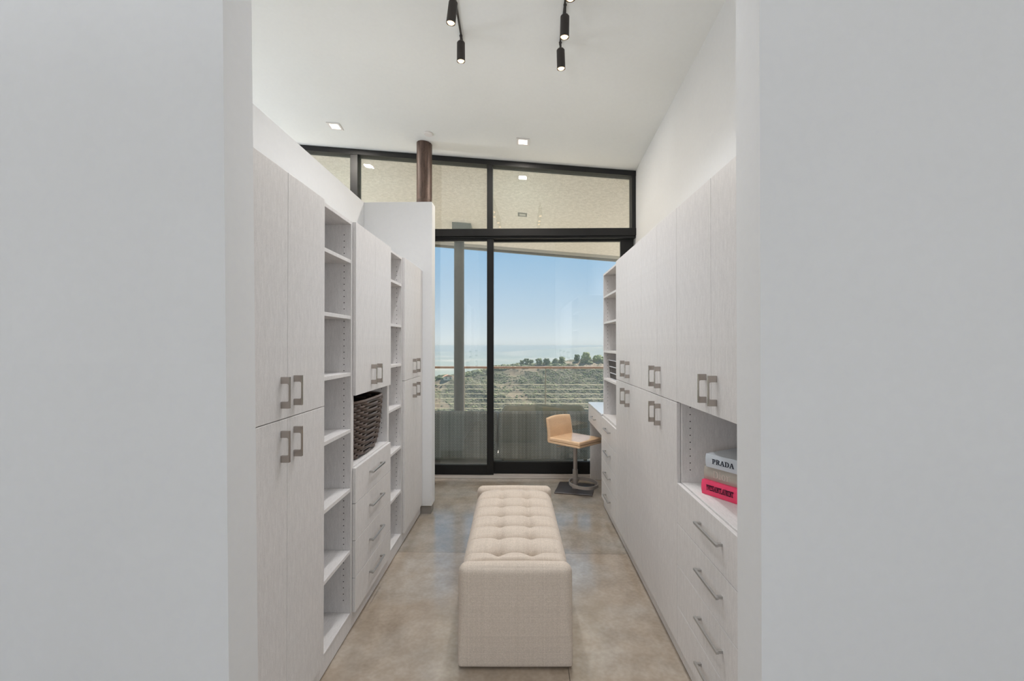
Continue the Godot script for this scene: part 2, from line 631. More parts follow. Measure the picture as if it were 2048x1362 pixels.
# ------------------------------------------------------------------ the glazed end wall
func glazing() -> void:
	var w := Node3D.new()
	w.name = "window_1"
	tag(w, "black framed sloping clerestory above the sliding doors", "", "", "structure")
	add_child(w)
	# head under the ceiling, following its slope
	var st := mb()
	var b := []
	var t := []
	for p in [[-4.6, -5.12], [1.245, -5.12], [1.245, -5.25], [-4.6, -5.25]]:
		t.append(Vector3(p[0], ceil_at(p[0], p[1]) - 0.004 if p[1] > -5.2 else ceil_at(p[0], -5.25) - 0.004, p[1]))
		b.append(Vector3(p[0], ceil_at(p[0], -5.17) - 0.056, p[1]))
	hexa(st, b, t)
	part("head", st, M.black_aluminium, w)
	part("transom", bb(-4.6, 1.245, 2.668, 2.752, -5.11, -5.26, 0.004), M.black_aluminium, w)
	part("transom", bb(-4.6, 1.245, 2.645, 2.668, -5.125, -5.26, 0.003), M.black_aluminium, w)
	var bays := [-4.6, -3.465, -1.92, -0.393, 1.20]
	for k in range(1, 5):
		var x: float = bays[k]
		var wide := 0.062 if k == 3 else 0.085 if k < 3 else 0.045
		var top := ceil_at(x + wide, -5.17) - 0.052
		part("mullion", bb(x, x + wide, 2.752, top, -5.125, -5.245, 0.003), M.black_aluminium, w)
	var from := [-4.6, -3.38, -1.835, -0.331]
	for k in 4:
		var x0: float = from[k]
		var x1: float = bays[k + 1]
		for z in [-5.18, -5.2]:
			var g := mb()
			var lo := []
			var hi := []
			for p in [[x0, z], [x1, z], [x1, z - 0.006], [x0, z - 0.006]]:
				lo.append(Vector3(p[0], 2.752, p[1]))
				hi.append(Vector3(p[0], ceil_at(p[0], -5.17) - 0.055, p[1]))
			hexa(g, lo, hi)
			part("pane", g, M.glass, w)
	# sliding doors: [left, right, z of the leaf, width of the left and right stile, top of the bottom rail]
	var leaves := [[-1.92, -0.320, -5.155, 0.085, 0.073, 0.144], [-0.385, 1.235, -5.215, 0.06, 0.143, 0.168], [-3.465, -1.85, -5.215, 0.085, 0.07, 0.168], [-4.6, -3.40, -5.155, 0.085, 0.07, 0.144]]
	for k in 4:
		var l: Array = leaves[k]
		var d := Node3D.new()
		d.name = "door_%d" % (k + 1)
		d.set_meta("kind", "structure")
		if k == 0: d.set_meta("label", "black framed sliding glass leaf beside the white end wall")
		if k == 1: d.set_meta("label", "black framed sliding glass leaf beside the desk")
		add_child(d)
		var z0: float = l[2] + 0.0225
		var z1: float = l[2] - 0.0225
		part("stile", bb(l[0], l[0] + l[3], 0.036, 2.644, z0, z1, 0.002), M.black_aluminium, d)
		part("stile", bb(l[1] - l[4], l[1], 0.036, 2.644, z0, z1, 0.002), M.black_aluminium, d)
		part("rail", bb(l[0] + l[3], l[1] - l[4], 0.036, l[5], z0, z1, 0.002), M.black_aluminium, d)
		part("rail", bb(l[0] + l[3], l[1] - l[4], 2.622, 2.644, z0, z1, 0.002), M.black_aluminium, d)
		for s in [0.009, -0.009]: part("pane", bb(l[0] + l[3], l[1] - l[4], l[5], 2.622, l[2] + s - 0.003, l[2] + s + 0.003), M.glass, d)
	var s := struct("trim_sill", bb(-4.6, 1.245, 0, 0.012, -5.118, -5.26), M.sill_metal, "pale metal track under the sliding doors")
	part("track_rib", bb(-4.6, 1.245, 0.012, 0.034, -5.125, -5.13), M.sill_metal, s)
	part("track_rib", bb(-4.6, 1.245, 0.012, 0.034, -5.182, -5.188), M.sill_metal, s)
	part("track_rib", bb(-4.6, 1.245, 0.012, 0.034, -5.245, -5.25), M.sill_metal, s)

# ------------------------------------------------------------------ cabinets
# A cabinet stands with its carcass front at local x = 0, its depth towards -x, its length along +z.
const TOP := 2.12
const T := 0.018
const DEEP := 0.496

func make_handles() -> void:
	# upright handle: a flat strap on two square posts with rounded inner corners, drawn in x-y and pushed along z
	var o := PackedVector2Array([Vector2(0, -0.0565), Vector2(0.031, -0.0565), Vector2(0.031, 0.0565), Vector2(0, 0.0565), Vector2(0, 0.0325)])
	for k in 5:
		var t := PI / 2.0 * k / 4.0
		o.append(Vector2(0.0222 + 0.006 * sin(t), 0.0265 + 0.006 * cos(t)))
	for k in 5:
		var t := PI / 2.0 * k / 4.0
		o.append(Vector2(0.0222 + 0.006 * cos(t), -0.0265 - 0.006 * sin(t)))
	o.append(Vector2(0, -0.0325))
	var st := mb()
	extrude(st, o, -0.006, 0.006)
	vertical_handle = st.commit()
	# drawer pull: a square bar on two set-in posts
	st = mb()
	box(st, Vector3(0.017, -0.005, -0.112), Vector3(0.027, 0.005, 0.112), 0.001)
	for s in [-1.0, 1.0]: box(st, Vector3(0, -0.005, s * 0.1 - 0.006), Vector3(0.017, 0.005, s * 0.1 + 0.006))
	drawer_pull = st.commit()

func door(c: Node3D, z0: float, z1: float, y0: float, y1: float, hz: float, hy: float) -> void:
	var d := part("door", bb(0.001, T, y0, y1, z0, z1, 0.0012), M.laminate, c)
	var h := part("handle", vertical_handle, M.handle_metal, d)
	h.position = Vector3(T, hy, hz)

func drawer(c: Node3D, z0: float, z1: float, y0: float, y1: float, hy: float) -> void:
	var d := part("drawer", bb(0.001, T, y0, y1, z0, z1, 0.0012), M.laminate, c)
	var h := part("handle", drawer_pull, M.pull_metal, d)
	h.position = Vector3(T, hy, (z0 + z1) / 2.0)

func toe(c: Node3D, w: float) -> void:
	part("toe_kick", bb(-0.02, -0.002, 0.007, 0.084, 0.001, w - 0.001, 0.001), M.laminate, c)
	part("plinth", bb(-DEEP + 0.02, -0.012, 0.0, 0.012, 0.004, w - 0.004), M.slot_dark, c)  # dark colour stands in for the shadow gap along the floor

func holes(c: Node3D, z: float, y0: float, y1: float, facing: float) -> void:
	var st := mb()
	var y := y0
	while y < y1:
		for x in [-0.037, -0.40]:
			var ctr := Vector3(x, y, z + facing * 0.0006)
			var r := 0.0028
			for k in 8:
				tri(st, ctr, ctr + Vector3(cos(TAU * k / 8), sin(TAU * k / 8), 0) * r, ctr + Vector3(cos(TAU * (k + 1) / 8), sin(TAU * (k + 1) / 8), 0) * r, Vector3(0, 0, facing))
		y += 0.032
	part("pin_holes", st, M.pin_hole, c, "stuff")

# tall cupboard of two doors over two doors
func tall(label: String, at: Vector3, turn: float, w: float, seam: float, hz: Array, door_end := -1.0) -> Node3D:
	var c := thing("tall_cabinet", label, "cabinet", at, turn, "tall four door cabinets")
	var e := w if door_end < 0 else door_end
	part("body", bb(-DEEP, 0, 0.084, TOP - 0.002, 0.001, w - 0.001), M.laminate, c)
	toe(c, w)
	for y in [[0.086, 1.2085, 1.1135], [1.2115, TOP, 1.3075]]:
		door(c, w - e + 0.0012 if door_end > 0 else 0.0012, seam - 0.001, y[0], y[1], hz[0], y[2])
		door(c, seam + 0.001, w - 0.0012, y[0], y[1], hz[1], y[2])
	if door_end > 0: part("filler_strip", bb(0.001, T - 0.004, 0.086, TOP - 0.002, 0.001, w - e - 0.001), M.laminate, c)
	return c

func open_shelves(c: Node3D, w: float, y0: float, ys: Array, hole_from: float) -> void:
	for z in [[0.0005, T], [w - T, w - 0.0005]]: part("side_panel", bb(-DEEP, 0, y0, TOP, z[0], z[1], 0.0008), M.laminate, c)
	part("back_panel", bb(-DEEP, -DEEP + 0.008, y0, TOP - T, T, w - T), M.laminate, c)
	part("top_panel", bb(-DEEP, -0.001, TOP - T, TOP - 0.001, T, w - T, 0.0008), M.laminate_shelf, c)
	for y in ys: part("shelf", bb(-DEEP + 0.008, -0.002, y - T, y, T + 0.0008, w - T - 0.0008, 0.0008), M.laminate_shelf, c)
	holes(c, T, hole_from, TOP - 0.05, 1.0)
	holes(c, w - T, hole_from, TOP - 0.05, -1.0)

# drawers below, an open niche, two doors above
func niche_unit(label: String, at: Vector3, turn: float, w: float, seam: float, hz: Array) -> Node3D:
	var c := thing("drawer_cabinet", label, "cabinet", at, turn, "cabinets with doors over a niche and drawers")
	for z in [[0.0005, T], [w - T, w - 0.0005]]: part("side_panel", bb(-DEEP, 0, 0.084, TOP, z[0], z[1], 0.0008), M.laminate, c)
	part("back_panel", bb(-DEEP, -DEEP + 0.008, 0.084, TOP, T, w - T), M.laminate, c)
	part("upper_body", bb(-DEEP + 0.008, -0.001, 1.213, TOP - 0.002, T, w - T), M.laminate, c)
	part("lower_body", bb(-DEEP + 0.008, -0.001, 0.084, 0.822, T, w - T), M.laminate, c)
	part("counter", bb(-DEEP + 0.008, -0.0005, 0.824, 0.842, T, w - T, 0.001), M.laminate_shelf, c)
	toe(c, w)
	door(c, 0.0012, seam - 0.001, 1.213, TOP, hz[0], 1.3085)
	door(c, seam + 0.001, w - 0.0012, 1.213, TOP, hz[1], 1.3085)
	var y := [0.086, 0.2645, 0.4575, 0.650, 0.8365]
	for k in 4: drawer(c, 0.0012, w - 0.0012, y[k] + 0.0012, y[k + 1] - 0.0012, [0.190, 0.373, 0.568, 0.757][k])
	holes(c, T, 0.90, 1.19, 1.0)
	holes(c, w - T, 0.90, 1.19, -1.0)
	return c

func left_run() -> void:
	var x := -0.887
	# nearest to farthest; each stands with its far end at local z = 0
	tall("tall pale cabinet of four doors beside the left side of the doorway", Vector3(x, 0, -2.024), 0.0, 0.612, 0.322, [2.024 - 1.754, 2.024 - 1.659])
	var a := thing("shelf_unit", "wider open shelf unit, left of the niche with the wicker basket", "shelves", Vector3(x, 0, -2.406), 0.0, "open shelf units in the left run")
	open_shelves(a, 0.382, 0.084, [1.918, 1.628, 1.335, 1.043, 0.737, 0.418, 0.095], 0.16)
	toe(a, 0.382)
	niche_unit("pale cabinet with the wicker basket in its niche over four drawers", Vector3(x, 0, -3.053), 0.0, 0.647, 3.053 - 2.725, [3.053 - 2.766, 3.053 - 2.661])
	var n := thing("shelf_unit", "narrower open shelf unit, right of the niche with the wicker basket", "shelves", Vector3(x, 0, -3.413), 0.0, "open shelf units in the left run")
	open_shelves(n, 0.36, 0.084, [1.921, 1.620, 1.338, 1.037, 0.736, 0.416, 0.092], 0.16)
	toe(n, 0.36)
	tall("tall pale cabinet against the white end wall, farthest in the left run", Vector3(x, 0, -4.038), 0.0, 0.625, 4.038 - 3.735, [4.038 - 3.807, 4.038 - 3.672], 0.530)

func right_run() -> void:
	var x := 0.739
	var t := PI
	# each stands with its near end at local z = 0
	niche_unit("pale cabinet with three books in its niche over four drawers", Vector3(x, 0, -1.415), t, 0.777, 1.795 - 1.415, [1.747 - 1.415, 1.847 - 1.415])
	tall("tall pale cabinet beside the niche with the books", Vector3(x, 0, -2.192), t, 0.647, 2.509 - 2.192, [2.454 - 2.192, 2.565 - 2.192])
	tall("tall pale cabinet between its taller-looking twin and the open shelves by the desk", Vector3(x, 0, -2.839), t, 0.765, 3.229 - 2.839, [3.159 - 2.839, 3.312 - 2.839]).set_meta("label", "tall pale cabinet adjoining the open shelves that hold the wire basket")
	# shelves over drawers
	var w := 0.666
	var c := thing("drawer_cabinet", "open shelves holding a wire basket, over four drawers, beside the desk", "cabinet", Vector3(x, 0, -3.605), t)
	open_shelves(c, w, 0.842, [1.914, 1.679, 1.421, 1.173], 0.90)
	part("lower_body", bb(-DEEP, -0.001, 0.084, 0.822, 0.001, w - 0.001), M.laminate, c)
	part("counter", bb(-DEEP, 0.006, 0.824, 0.842, 0.001, w + 0.001, 0.001), M.laminate_shelf, c)
	toe(c, w)
	var y := [0.086, 0.2665, 0.453, 0.641, 0.8235]
	for k in 4: drawer(c, 0.0012, w + 0.004, y[k] + 0.0012, y[k + 1] - 0.0012, [0.180, 0.371, 0.558, 0.750][k])
	# desk
	var d := thing("desk", "built-in desk with a glossy white top and one drawer below the window", "desk", Vector3(x, 0, -4.276), t)
	part("desk_top", bb(-DEEP, 0.020, 0.826, 0.844, 0.002, 0.842, 0.002), M.white_top, d)
	part("apron", bb(-DEEP + 0.02, -0.002, 0.66, 0.824, 0.006, 0.822), M.laminate, d)
	drawer(d, 0.006, 0.836, 0.646, 0.823, 0.735)
	part("leg_panel", bb(-DEEP, 0.0, 0.0, 0.826, 0.822, 0.842, 0.001), M.laminate, d)
	# wire basket on the shelf of the open shelves
	var k := thing("wire_basket", "chrome wire basket with dark mesh sides on the open shelves", "basket", Vector3(0.955, 1.1735, -3.90))
	for lv in [[0.004, 0.93], [0.055, 0.95], [0.11, 0.97], [0.165, 1.0]]:
		var hx: float = 0.19 * lv[1]
		var hz: float = 0.26 * lv[1]
		tube_rect(k, hx, hz, lv[0], 0.0046)
	var wires := mb()
	for i in 27:
		var z := -0.25 + 0.5 * i / 26.0
		for s in [-1.0, 1.0]: tube(wires, [Vector3(s * 0.1767, 0.006, z * 0.93), Vector3(s * 0.19, 0.165, z)], 0.0016, 5)
	for i in 19:
		var xx := -0.18 + 0.36 * i / 18.0
		for s in [-1.0, 1.0]: tube(wires, [Vector3(xx * 0.93, 0.006, s * 0.2418), Vector3(xx, 0.165, s * 0.26)], 0.0016, 5)
		tube(wires, [Vector3(xx * 0.93, 0.004, -0.2418), Vector3(xx * 0.93, 0.004, 0.2418)], 0.0016, 5)
	part("mesh_wires", wires, M.wire_mesh, k, "stuff")
	# dark low tray on the counter
	var tr := thing("tray", "dark low tray on the counter of the open shelves by the desk", "tray", Vector3(1.0, 0.842, -4.0))
	part("tray_base", bb(-0.14, 0.14, 0, 0.006, -0.18, 0.20), M.tray_dark, tr)
	for q in [[-0.14, -0.134, -0.18, 0.20], [0.134, 0.14, -0.18, 0.20], [-0.134, 0.134, -0.18, -0.174], [-0.134, 0.134, 0.194, 0.20]]: part("tray_side", bb(q[0], q[1], 0.006, 0.03, q[2], q[3]), M.tray_dark, tr)

func tube_rect(o: Node3D, hx: float, hz: float, y: float, r: float) -> void:
	var pts := []
	for q in [[1, 1], [-1, 1], [-1, -1], [1, -1]]:
		var ctr := Vector3(q[0] * (hx - 0.03), y, q[1] * (hz - 0.03))
		var t0 := atan2(q[1], q[0]) - PI / 4.0
		for k in 5: pts.append(ctr + Vector3(cos(t0 + PI / 8.0 * k), 0, sin(t0 + PI / 8.0 * k)) * 0.03)
	var st := mb()
	tube(st, pts, r, 6, true)
	part("wire_ring", st, M.bright_wire, o)

# ------------------------------------------------------------------ tufted bench
func bench() -> void:
	var b := thing("bench", "long beige fabric storage bench with a button tufted top", "bench", Vector3(-0.046, 0, -2.74), deg_to_rad(1.25))
	# local: z from 0.615 (near) to -0.615 (far)
	var near := part("end_panel", cushion(Vector3(0.262, 0.2305, 0.041), 0.040, Vector3(0.002, 0.004, 0.006), 22, 0.0, 0, 0.014), M.fabric, b)
	near.position = Vector3(0, 0.2385, 0.574)
	var far := part("end_panel", cushion(Vector3(0.262, 0.2305, 0.041), 0.040, Vector3(0.002, 0.004, 0.006), 22, 0.0, 0, 0.014), M.fabric, b)
	far.position = Vector3(0, 0.2405, -0.574)
	var body := part("body", cushion(Vector3(0.247, 0.165, 0.534), 0.012, Vector3(0.004, 0, 0)), M.fabric, b)
	body.position = Vector3(0, 0.185, 0)
	# lid: pillows between rows of buttons
	var rows := []
	for i in 6: rows.append(0.432 - 0.1555 * i)
	var cols := [-0.081, 0.081]
	var hx := 0.256
	var hz := 0.530
	var nx := 96
	var nz := 176
	var height := func(x: float, z: float) -> float:
		var h := 0.450
		# across the rows: soft pillows with a pinched seam at each row
		var d := 9.0
		for r in rows: d = minf(d, absf(z - r))
		d = minf(d, 0.0778)
		var seam := exp(-pow(d / 0.014, 2.0))
		var pillow := sqrt(clampf(d / 0.0778, 0, 1))
		var out := clampf(1.0 - pow(absf(x) / hx, 4.0), 0, 1)
		h += 0.038 * pillow * out - 0.005 * seam
		# between the columns
		var e := minf(absf(x - cols[0]), absf(x - cols[1]))
		h -= 0.012 * exp(-pow(e / 0.020, 2.0)) * (0.6 + 0.4 * (1.0 - pillow))
		# dimples
		for r in rows:
			for c in cols:
				var q := Vector2(x - c, z - r).length()
				h -= 0.022 * exp(-pow(q / 0.034, 2.0)) + 0.028 * exp(-q / 0.017)
		h -= 0.016 * smoothstep(hz - 0.13, hz - 0.03, absf(z))
		# rounded sides and ends
		var ex := clampf((absf(x) - (hx - 0.05)) / 0.05, 0, 1)
		h -= 0.05 * (1.0 - sqrt(1.0 - ex * ex * 0.98))
		var ez := clampf((absf(z) - (hz - 0.04)) / 0.04, 0, 1)
		h -= 0.042 * (1.0 - sqrt(1.0 - ez * ez * 0.98))
		return h
	var st := mb()
	var grid := []
	for i in nx + 1:
		for j in nz + 1:
			var t := -1.0 + 2.0 * i / nx
			var x := hx * signf(t) * (1.0 - pow(1.0 - absf(t), 1.25))
			var z := -hz + 2.0 * hz * j / nz
			var e := 0.0015
			var y: float = height.call(x, z)
			var n := Vector3(height.call(x - e, z) - height.call(x + e, z), 2.0 * e, height.call(x, z - e) - height.call(x, z + e)).normalized()
			grid.append([Vector3(x, y, z), n])
	var w := nz + 1
	for i in nx:
		for j in nz:
			var q := [grid[i * w + j], grid[(i + 1) * w + j], grid[(i + 1) * w + j + 1], grid[i * w + j + 1]]
			squad(st, [q[0][0], q[1][0], q[2][0], q[3][0]], [q[0][1], q[1][1], q[2][1], q[3][1]])
	for j in nz:   # skirt down the two long sides
		for i in [0, nx]:
			var p: Vector3 = grid[i * w + j][0]
			var q: Vector3 = grid[i * w + j + 1][0]
			quad(st, p, q, Vector3(q.x, 0.352, q.z), Vector3(p.x, 0.352, p.z), Vector3(signf(p.x), 0, 0))
	for i in nx:
		for j in [0, nz]:
			var p: Vector3 = grid[i * w + j][0]
			var q: Vector3 = grid[(i + 1) * w + j][0]
			quad(st, p, q, Vector3(q.x, 0.352, q.z), Vector3(p.x, 0.352, p.z), Vector3(0, 0, signf(p.z)))
	part("tufted_lid", st, M.fabric, b)
	var btn := mb()
	lathe(btn, [Vector2(0.011, -0.004), Vector2(0.010, 0.001), Vector2(0.006, 0.004), Vector2(0.0001, 0.005)], Vector3.ZERO, 14)
	var bm := btn.commit()
	for r in rows:
		for c in cols:
			var o := part("button", bm, M.fabric, b)
			o.position = Vector3(c, height.call(c, r) + 0.001, r)
	var ft := mb()
	lathe(ft, [Vector2(0.0001, 0), Vector2(0.02, 0), Vector2(0.02, 0.02)], Vector3.ZERO, 14)
	var fm := ft.commit()
	for sx in [-1.0, 1.0]:
		for sz in [-1.0, 1.0]:
			var o := part("foot", fm, M.lamp_black, b)
			o.position = Vector3(sx * 0.2, 0, sz * 0.50)

# ------------------------------------------------------------------ stool
func stool() -> void:
	var s := thing("stool", "tan leather swivel stool on a square steel base in front of the desk", "stool", Vector3(0.538, 0, -4.765))
	var turn := Transform3D(Basis(Vector3.UP, deg_to_rad(46.0)), Vector3.ZERO)
	var st := mb()
	box(st, Vector3(-0.186, 0, -0.188), Vector3(0.186, 0.012, 0.188), 0.002, Transform3D(Basis(Vector3.UP, deg_to_rad(-13.0)), Vector3.ZERO))
	part("base_plate", st, M.base_metal, s)
	st = mb()
	lathe(st, [Vector2(0.034, 0.012), Vector2(0.034, 0.022), Vector2(0.027, 0.026), Vector2(0.027, 0.20), Vector2(0.0265, 0.202), Vector2(0.021, 0.204), Vector2(0.021, 0.462)], Vector3.ZERO, 28)
	part("column", st, M.stool_metal, s)
	# footrest: a flat steel hoop that wraps the column
	st = mb()
	var ring := []
	for k in 40:
		var t := TAU * k / 40.0
		ring.append(Vector3(0.066 + 0.138 * cos(t), 0.098, 0.128 + 0.165 * sin(t) + 0.02 * cos(t)))
	hoop(st, ring, 0.0035, 0.015)
	part("footrest", st, M.stool_metal, s)
	st = mb()
	lathe(st, [Vector2(0.027, 0.085), Vector2(0.0335, 0.085), Vector2(0.0335, 0.111), Vector2(0.027, 0.111)], Vector3.ZERO, 24)
	part("footrest_collar", st, M.stool_metal, s)
	# seat: a thin pad over a leather-bound shell, back rising from its rear edge
	var pad := part("seat", cushion(Vector3(0.188, 0.019, 0.200), 0.012, Vector3(0, 0.004, 0), 16), M.leather, s)
	pad.transform = turn * Transform3D(Basis(), Vector3(0, 0.510, -0.006))
	var shell_ := part("seat_shell", cushion(Vector3(0.186, 0.012, 0.198), 0.008, Vector3.ZERO, 10), M.leather, s)
	shell_.transform = turn * Transform3D(Basis(), Vector3(0, 0.480, -0.006))
	# back: a slab with a soft curve, leaning slightly
	st = mb()
	var nx := 24
	var ny := 16
	var surf := func(u: float, v: float, side: float) -> Vector3:
		var x := 0.190 * u
		var y := 0.472 + 0.248 * v
		var crown := 0.012 * (1.0 - u * u)
		var z := -0.196 - 0.028 * v * v - 0.02 * (1.0 - u * u) * v + (0.022 + 0.010 * pow(1.0 - v, 3.0)) * side * sqrt(maxf(0.0, 1.0 - pow(absf(2.0 * v - 1.0), 12.0))) * sqrt(maxf(0.0, 1.0 - pow(absf(u), 24.0)))
		return turn * Vector3(x, y + crown * v, z)
	for side in [-1.0, 1.0]:
		var grid := []
		for i in nx + 1:
			for j in ny + 1:
				var u := -1.0 + 2.0 * i / nx
				u = signf(u) * (1.0 - pow(1.0 - absf(u), 1.7))
				var v := float(j) / ny
				v = 0.5 + 0.5 * signf(v - 0.5) * (1.0 - pow(1.0 - absf(2.0 * v - 1.0), 1.7))
				var p: Vector3 = surf.call(u, v, side)
				var pu: Vector3 = surf.call(clampf(u + 0.01, -0.999, 0.999), clampf(v, 0.001, 0.999), side) - surf.call(clampf(u - 0.01, -0.999, 0.999), clampf(v, 0.001, 0.999), side)
				var pv: Vector3 = surf.call(clampf(u, -0.999, 0.999), clampf(v + 0.01, 0.001, 0.999), side) - surf.call(clampf(u, -0.999, 0.999), clampf(v - 0.01, 0.001, 0.999), side)
				var n: Vector3 = pu.cross(pv).normalized() * side
				if n.dot(turn.basis * Vector3(0, 0, side)) < 0.0: n = -n
				grid.append([p, n])
		for i in nx:
			for j in ny:
				var w := ny + 1
				var q := [grid[i * w + j], grid[(i + 1) * w + j], grid[(i + 1) * w + j + 1], grid[i * w + j + 1]]
				squad(st, [q[0][0], q[1][0], q[2][0], q[3][0]], [q[0][1], q[1][1], q[2][1], q[3][1]])
	part("backrest", st, M.leather, s)
	st = mb()
	tube(st, [turn * Vector3(0.0, 0.452, -0.02), turn * Vector3(-0.09, 0.446, -0.08), turn * Vector3(-0.15, 0.43, -0.12)], 0.005, 8)
	part("lever", st, M.chrome, s)
	st = mb()
	lathe(st, [Vector2(0.021, 0.44), Vector2(0.05, 0.448), Vector2(0.05, 0.468), Vector2(0.001, 0.468)], Vector3.ZERO, 24)
	part("seat_mount", st, M.lamp_black, s)

# flat band of the given half thickness and half height round a closed loop
func hoop(st: SurfaceTool, pts: Array, ht: float, hh: float) -> void:
	var n := pts.size()
	var sec := []
	for i in n:
		var d: Vector3 = (pts[(i + 1) % n] - pts[(i - 1 + n) % n]).normalized()
		var s := Vector3(d.z, 0, -d.x).normalized()
		sec.append([pts[i], s])
	for i in n:
		var a: Array = sec[i]
		var b: Array = sec[(i + 1) % n]
		var up := Vector3.UP * hh
		for k in [-1.0, 1.0]:
			squad(st, [a[0] + a[1] * ht * k - up, b[0] + b[1] * ht * k - up, b[0] + b[1] * ht * k + up, a[0] + a[1] * ht * k + up], [a[1] * k, b[1] * k, b[1] * k, a[1] * k])
			quad(st, a[0] + a[1] * ht + up * k, b[0] + b[1] * ht + up * k, b[0] - b[1] * ht + up * k, a[0] - a[1] * ht + up * k, Vector3.UP * k)

# ------------------------------------------------------------------ wicker basket
func basket() -> void:
	var b := thing("wicker_basket", "dark brown woven basket in the niche of the left cabinets", "basket", Vector3(-1.105, 0.842, -2.715))
	var rows := 20
	var seg := 168
	var tall_ := 0.325
	var foot := func(t: float, k: float, grow: float) -> Vector3:   # footprint: a rounded square, wider at the rim
		var ease := pow(k, 0.42)
		var ax := lerpf(0.172, 0.226, ease) + grow
		var az := lerpf(0.25, 0.296, ease) + grow
		var n := 4.0
		var c := cos(t)
		var s := sin(t)
		return Vector3(signf(c) * pow(absf(c), 2.0 / n) * ax, 0, signf(s) * pow(absf(s), 2.0 / n) * az)
	var ribs := 38
	var inner := mb()
	for i in 12:
		for j in 72:
			var q := []
			for e in [[j, i], [j + 1, i], [j + 1, i + 1], [j, i + 1]]:
				var k: float = e[1] / 12.0
				q.append(foot.call(TAU * e[0] / 72.0, k, -0.005) + Vector3.UP * (0.008 + k * (tall_ - 0.012)))
			quad(inner, q[0], q[1], q[2], q[3], -(q[0] + q[2]) * Vector3(1, 0, 1))
	for j in 72: tri(inner, Vector3.UP * 0.008, foot.call(TAU * j / 72.0, 0.0, -0.005) + Vector3.UP * 0.008, foot.call(TAU * (j + 1) / 72.0, 0.0, -0.005) + Vector3.UP * 0.008, Vector3.UP)
	part("lining", inner, M.basket_inside, b)
	for r in rows:
		var k := (r + 0.5) / rows
		var pts := []
		for j in seg:
			var t := TAU * j / seg
			var wave := cos(t * ribs / 2.0 + PI * (r % 2))
			pts.append(foot.call(t, k, 0.0075 * wave + 0.001) + Vector3.UP * (0.006 + k * (tall_ - 0.016)))
		var st := mb()
		tube(st, pts, 0.0050, 6, true, 1.72)
		part("strand", st, M["strand_%d" % [0, 1, 2, 0, 2][r % 5]], b)
	for j in ribs:
		var pts := []
		var t := TAU * (j + 0.5) / ribs
		for i in 9:
			var k := i / 8.0
			pts.append(foot.call(t, k, -0.001) + Vector3.UP * (0.005 + k * (tall_ - 0.01)))
		var st := mb()
		tube(st, pts, 0.0045, 5)
		part("rib", st, M.strand_2, b)
	var rim := []
	for j in 96: rim.append(foot.call(TAU * j / 96.0, 1.0, 0.002) + Vector3.UP * (tall_ - 0.002))
	var rs := mb()
	tube(rs, rim, 0.0085, 8, true)
	part("rim", rs, M.strand_1, b)

# ------------------------------------------------------------------ books
func lettering(o: Node3D, text: String, font: Array, bold: int, size: float, at: Vector3, squeeze: float, ink: String) -> void:
	var f := SystemFont.new()
	f.font_names = PackedStringArray(font)
	f.font_weight = bold
	var tm := TextMesh.new()
	tm.text = text
	tm.font = f
	tm.font_size = 64
	tm.pixel_size = size / 64.0
	tm.depth = 0.0012 / maxf(squeeze, 0.2)
	tm.horizontal_alignment = HORIZONTAL_ALIGNMENT_LEFT
	var m := part("title", tm, M[ink], o)
	m.transform = Transform3D(Basis().scaled(Vector3(squeeze, 1, 1)), at)

# local: spine in the x-y plane facing +z, running from x = 0, pages towards -z
func book(called: String, label: String, at: Vector3, turn: float, size: Vector3, cover: String) -> Node3D:
	var b := thing(called, label, "book", at, turn, "")
	var w := size.x
	var h := size.y
	var d := size.z
	# case: two boards and a rounded spine in one sheet
	var o := PackedVector2Array()
	var bulge := 0.005
	for k in 9:
		var v := -1.0 + 2.0 * k / 8.0
		o.append(Vector2(bulge * (1.0 - v * v) , h / 2.0 + v * h / 2.0))
	o.append_array([Vector2(-d, h), Vector2(-d, h - 0.004), Vector2(-0.004, h - 0.004), Vector2(-0.004, 0.004), Vector2(-d, 0.004), Vector2(-d, 0)])
	var st := mb()
	# outline lies in (depth, height); push it along the length
	extrude(st, o, 0.0, w, Transform3D(Basis(Vector3(0, 0, 1), Vector3(0, 1, 0), Vector3(1, 0, 0)), Vector3.ZERO))
	part("cover", st, M[cover], b)
	part("pages", bb(0.004, w - 0.004, 0.004, h - 0.004, -0.005, -d + 0.005), M.paper, b)
	return b

func books() -> void:
	# spines turned about 31 degrees from the cabinet front; local +x runs along the spine towards the camera
	var along := Vector3(0.086, 0, 0.144).normalized()
	var turn := atan2(-along.z, along.x)
	turn += PI   # the spine faces the aisle, lettering reads from the far end to the near end
	var face := Basis(Vector3.UP, turn)
	# with this turn local +x points away from the camera, so each spine starts at its near end
	turn -= PI
	face = Basis(Vector3.UP, turn)
	var t2 := turn
	if (face * Vector3(0, 0, 1)).x > 0.0: t2 = turn
	var pink := book("book", "bright pink thick book, lowest of the three in the niche", Vector3(0.772, 0.8425, -2.022), t2, Vector3(0.29, 0.060, 0.22), "cover_pink")
	var grey := book("book", "greige thick book between the pink book and the white book", Vector3(0.786, 0.903, -2.030), t2, Vector3(0.29, 0.056, 0.215), "cover_greige")
	var white := book("book", "white thick book with dark capitals, on top of the stack of three", Vector3(0.786, 0.9595, -2.012), t2, Vector3(0.28, 0.056, 0.21), "cover_white")
	lettering(white, "PRADA", ["Droid Serif"], 700, 0.0285, Vector3(0.032, 0.029, 0.0056), 1.0, "ink_navy")
	lettering(grey, "Dior", ["Droid Serif"], 400, 0.040, Vector3(0.046, 0.029, 0.0056), 0.95, "ink_blush")
	lettering(pink, "YVESSAINTLAURENT", ["Droid Serif"], 400, 0.031, Vector3(0.026, 0.033, 0.0056), 0.40, "ink_plum")

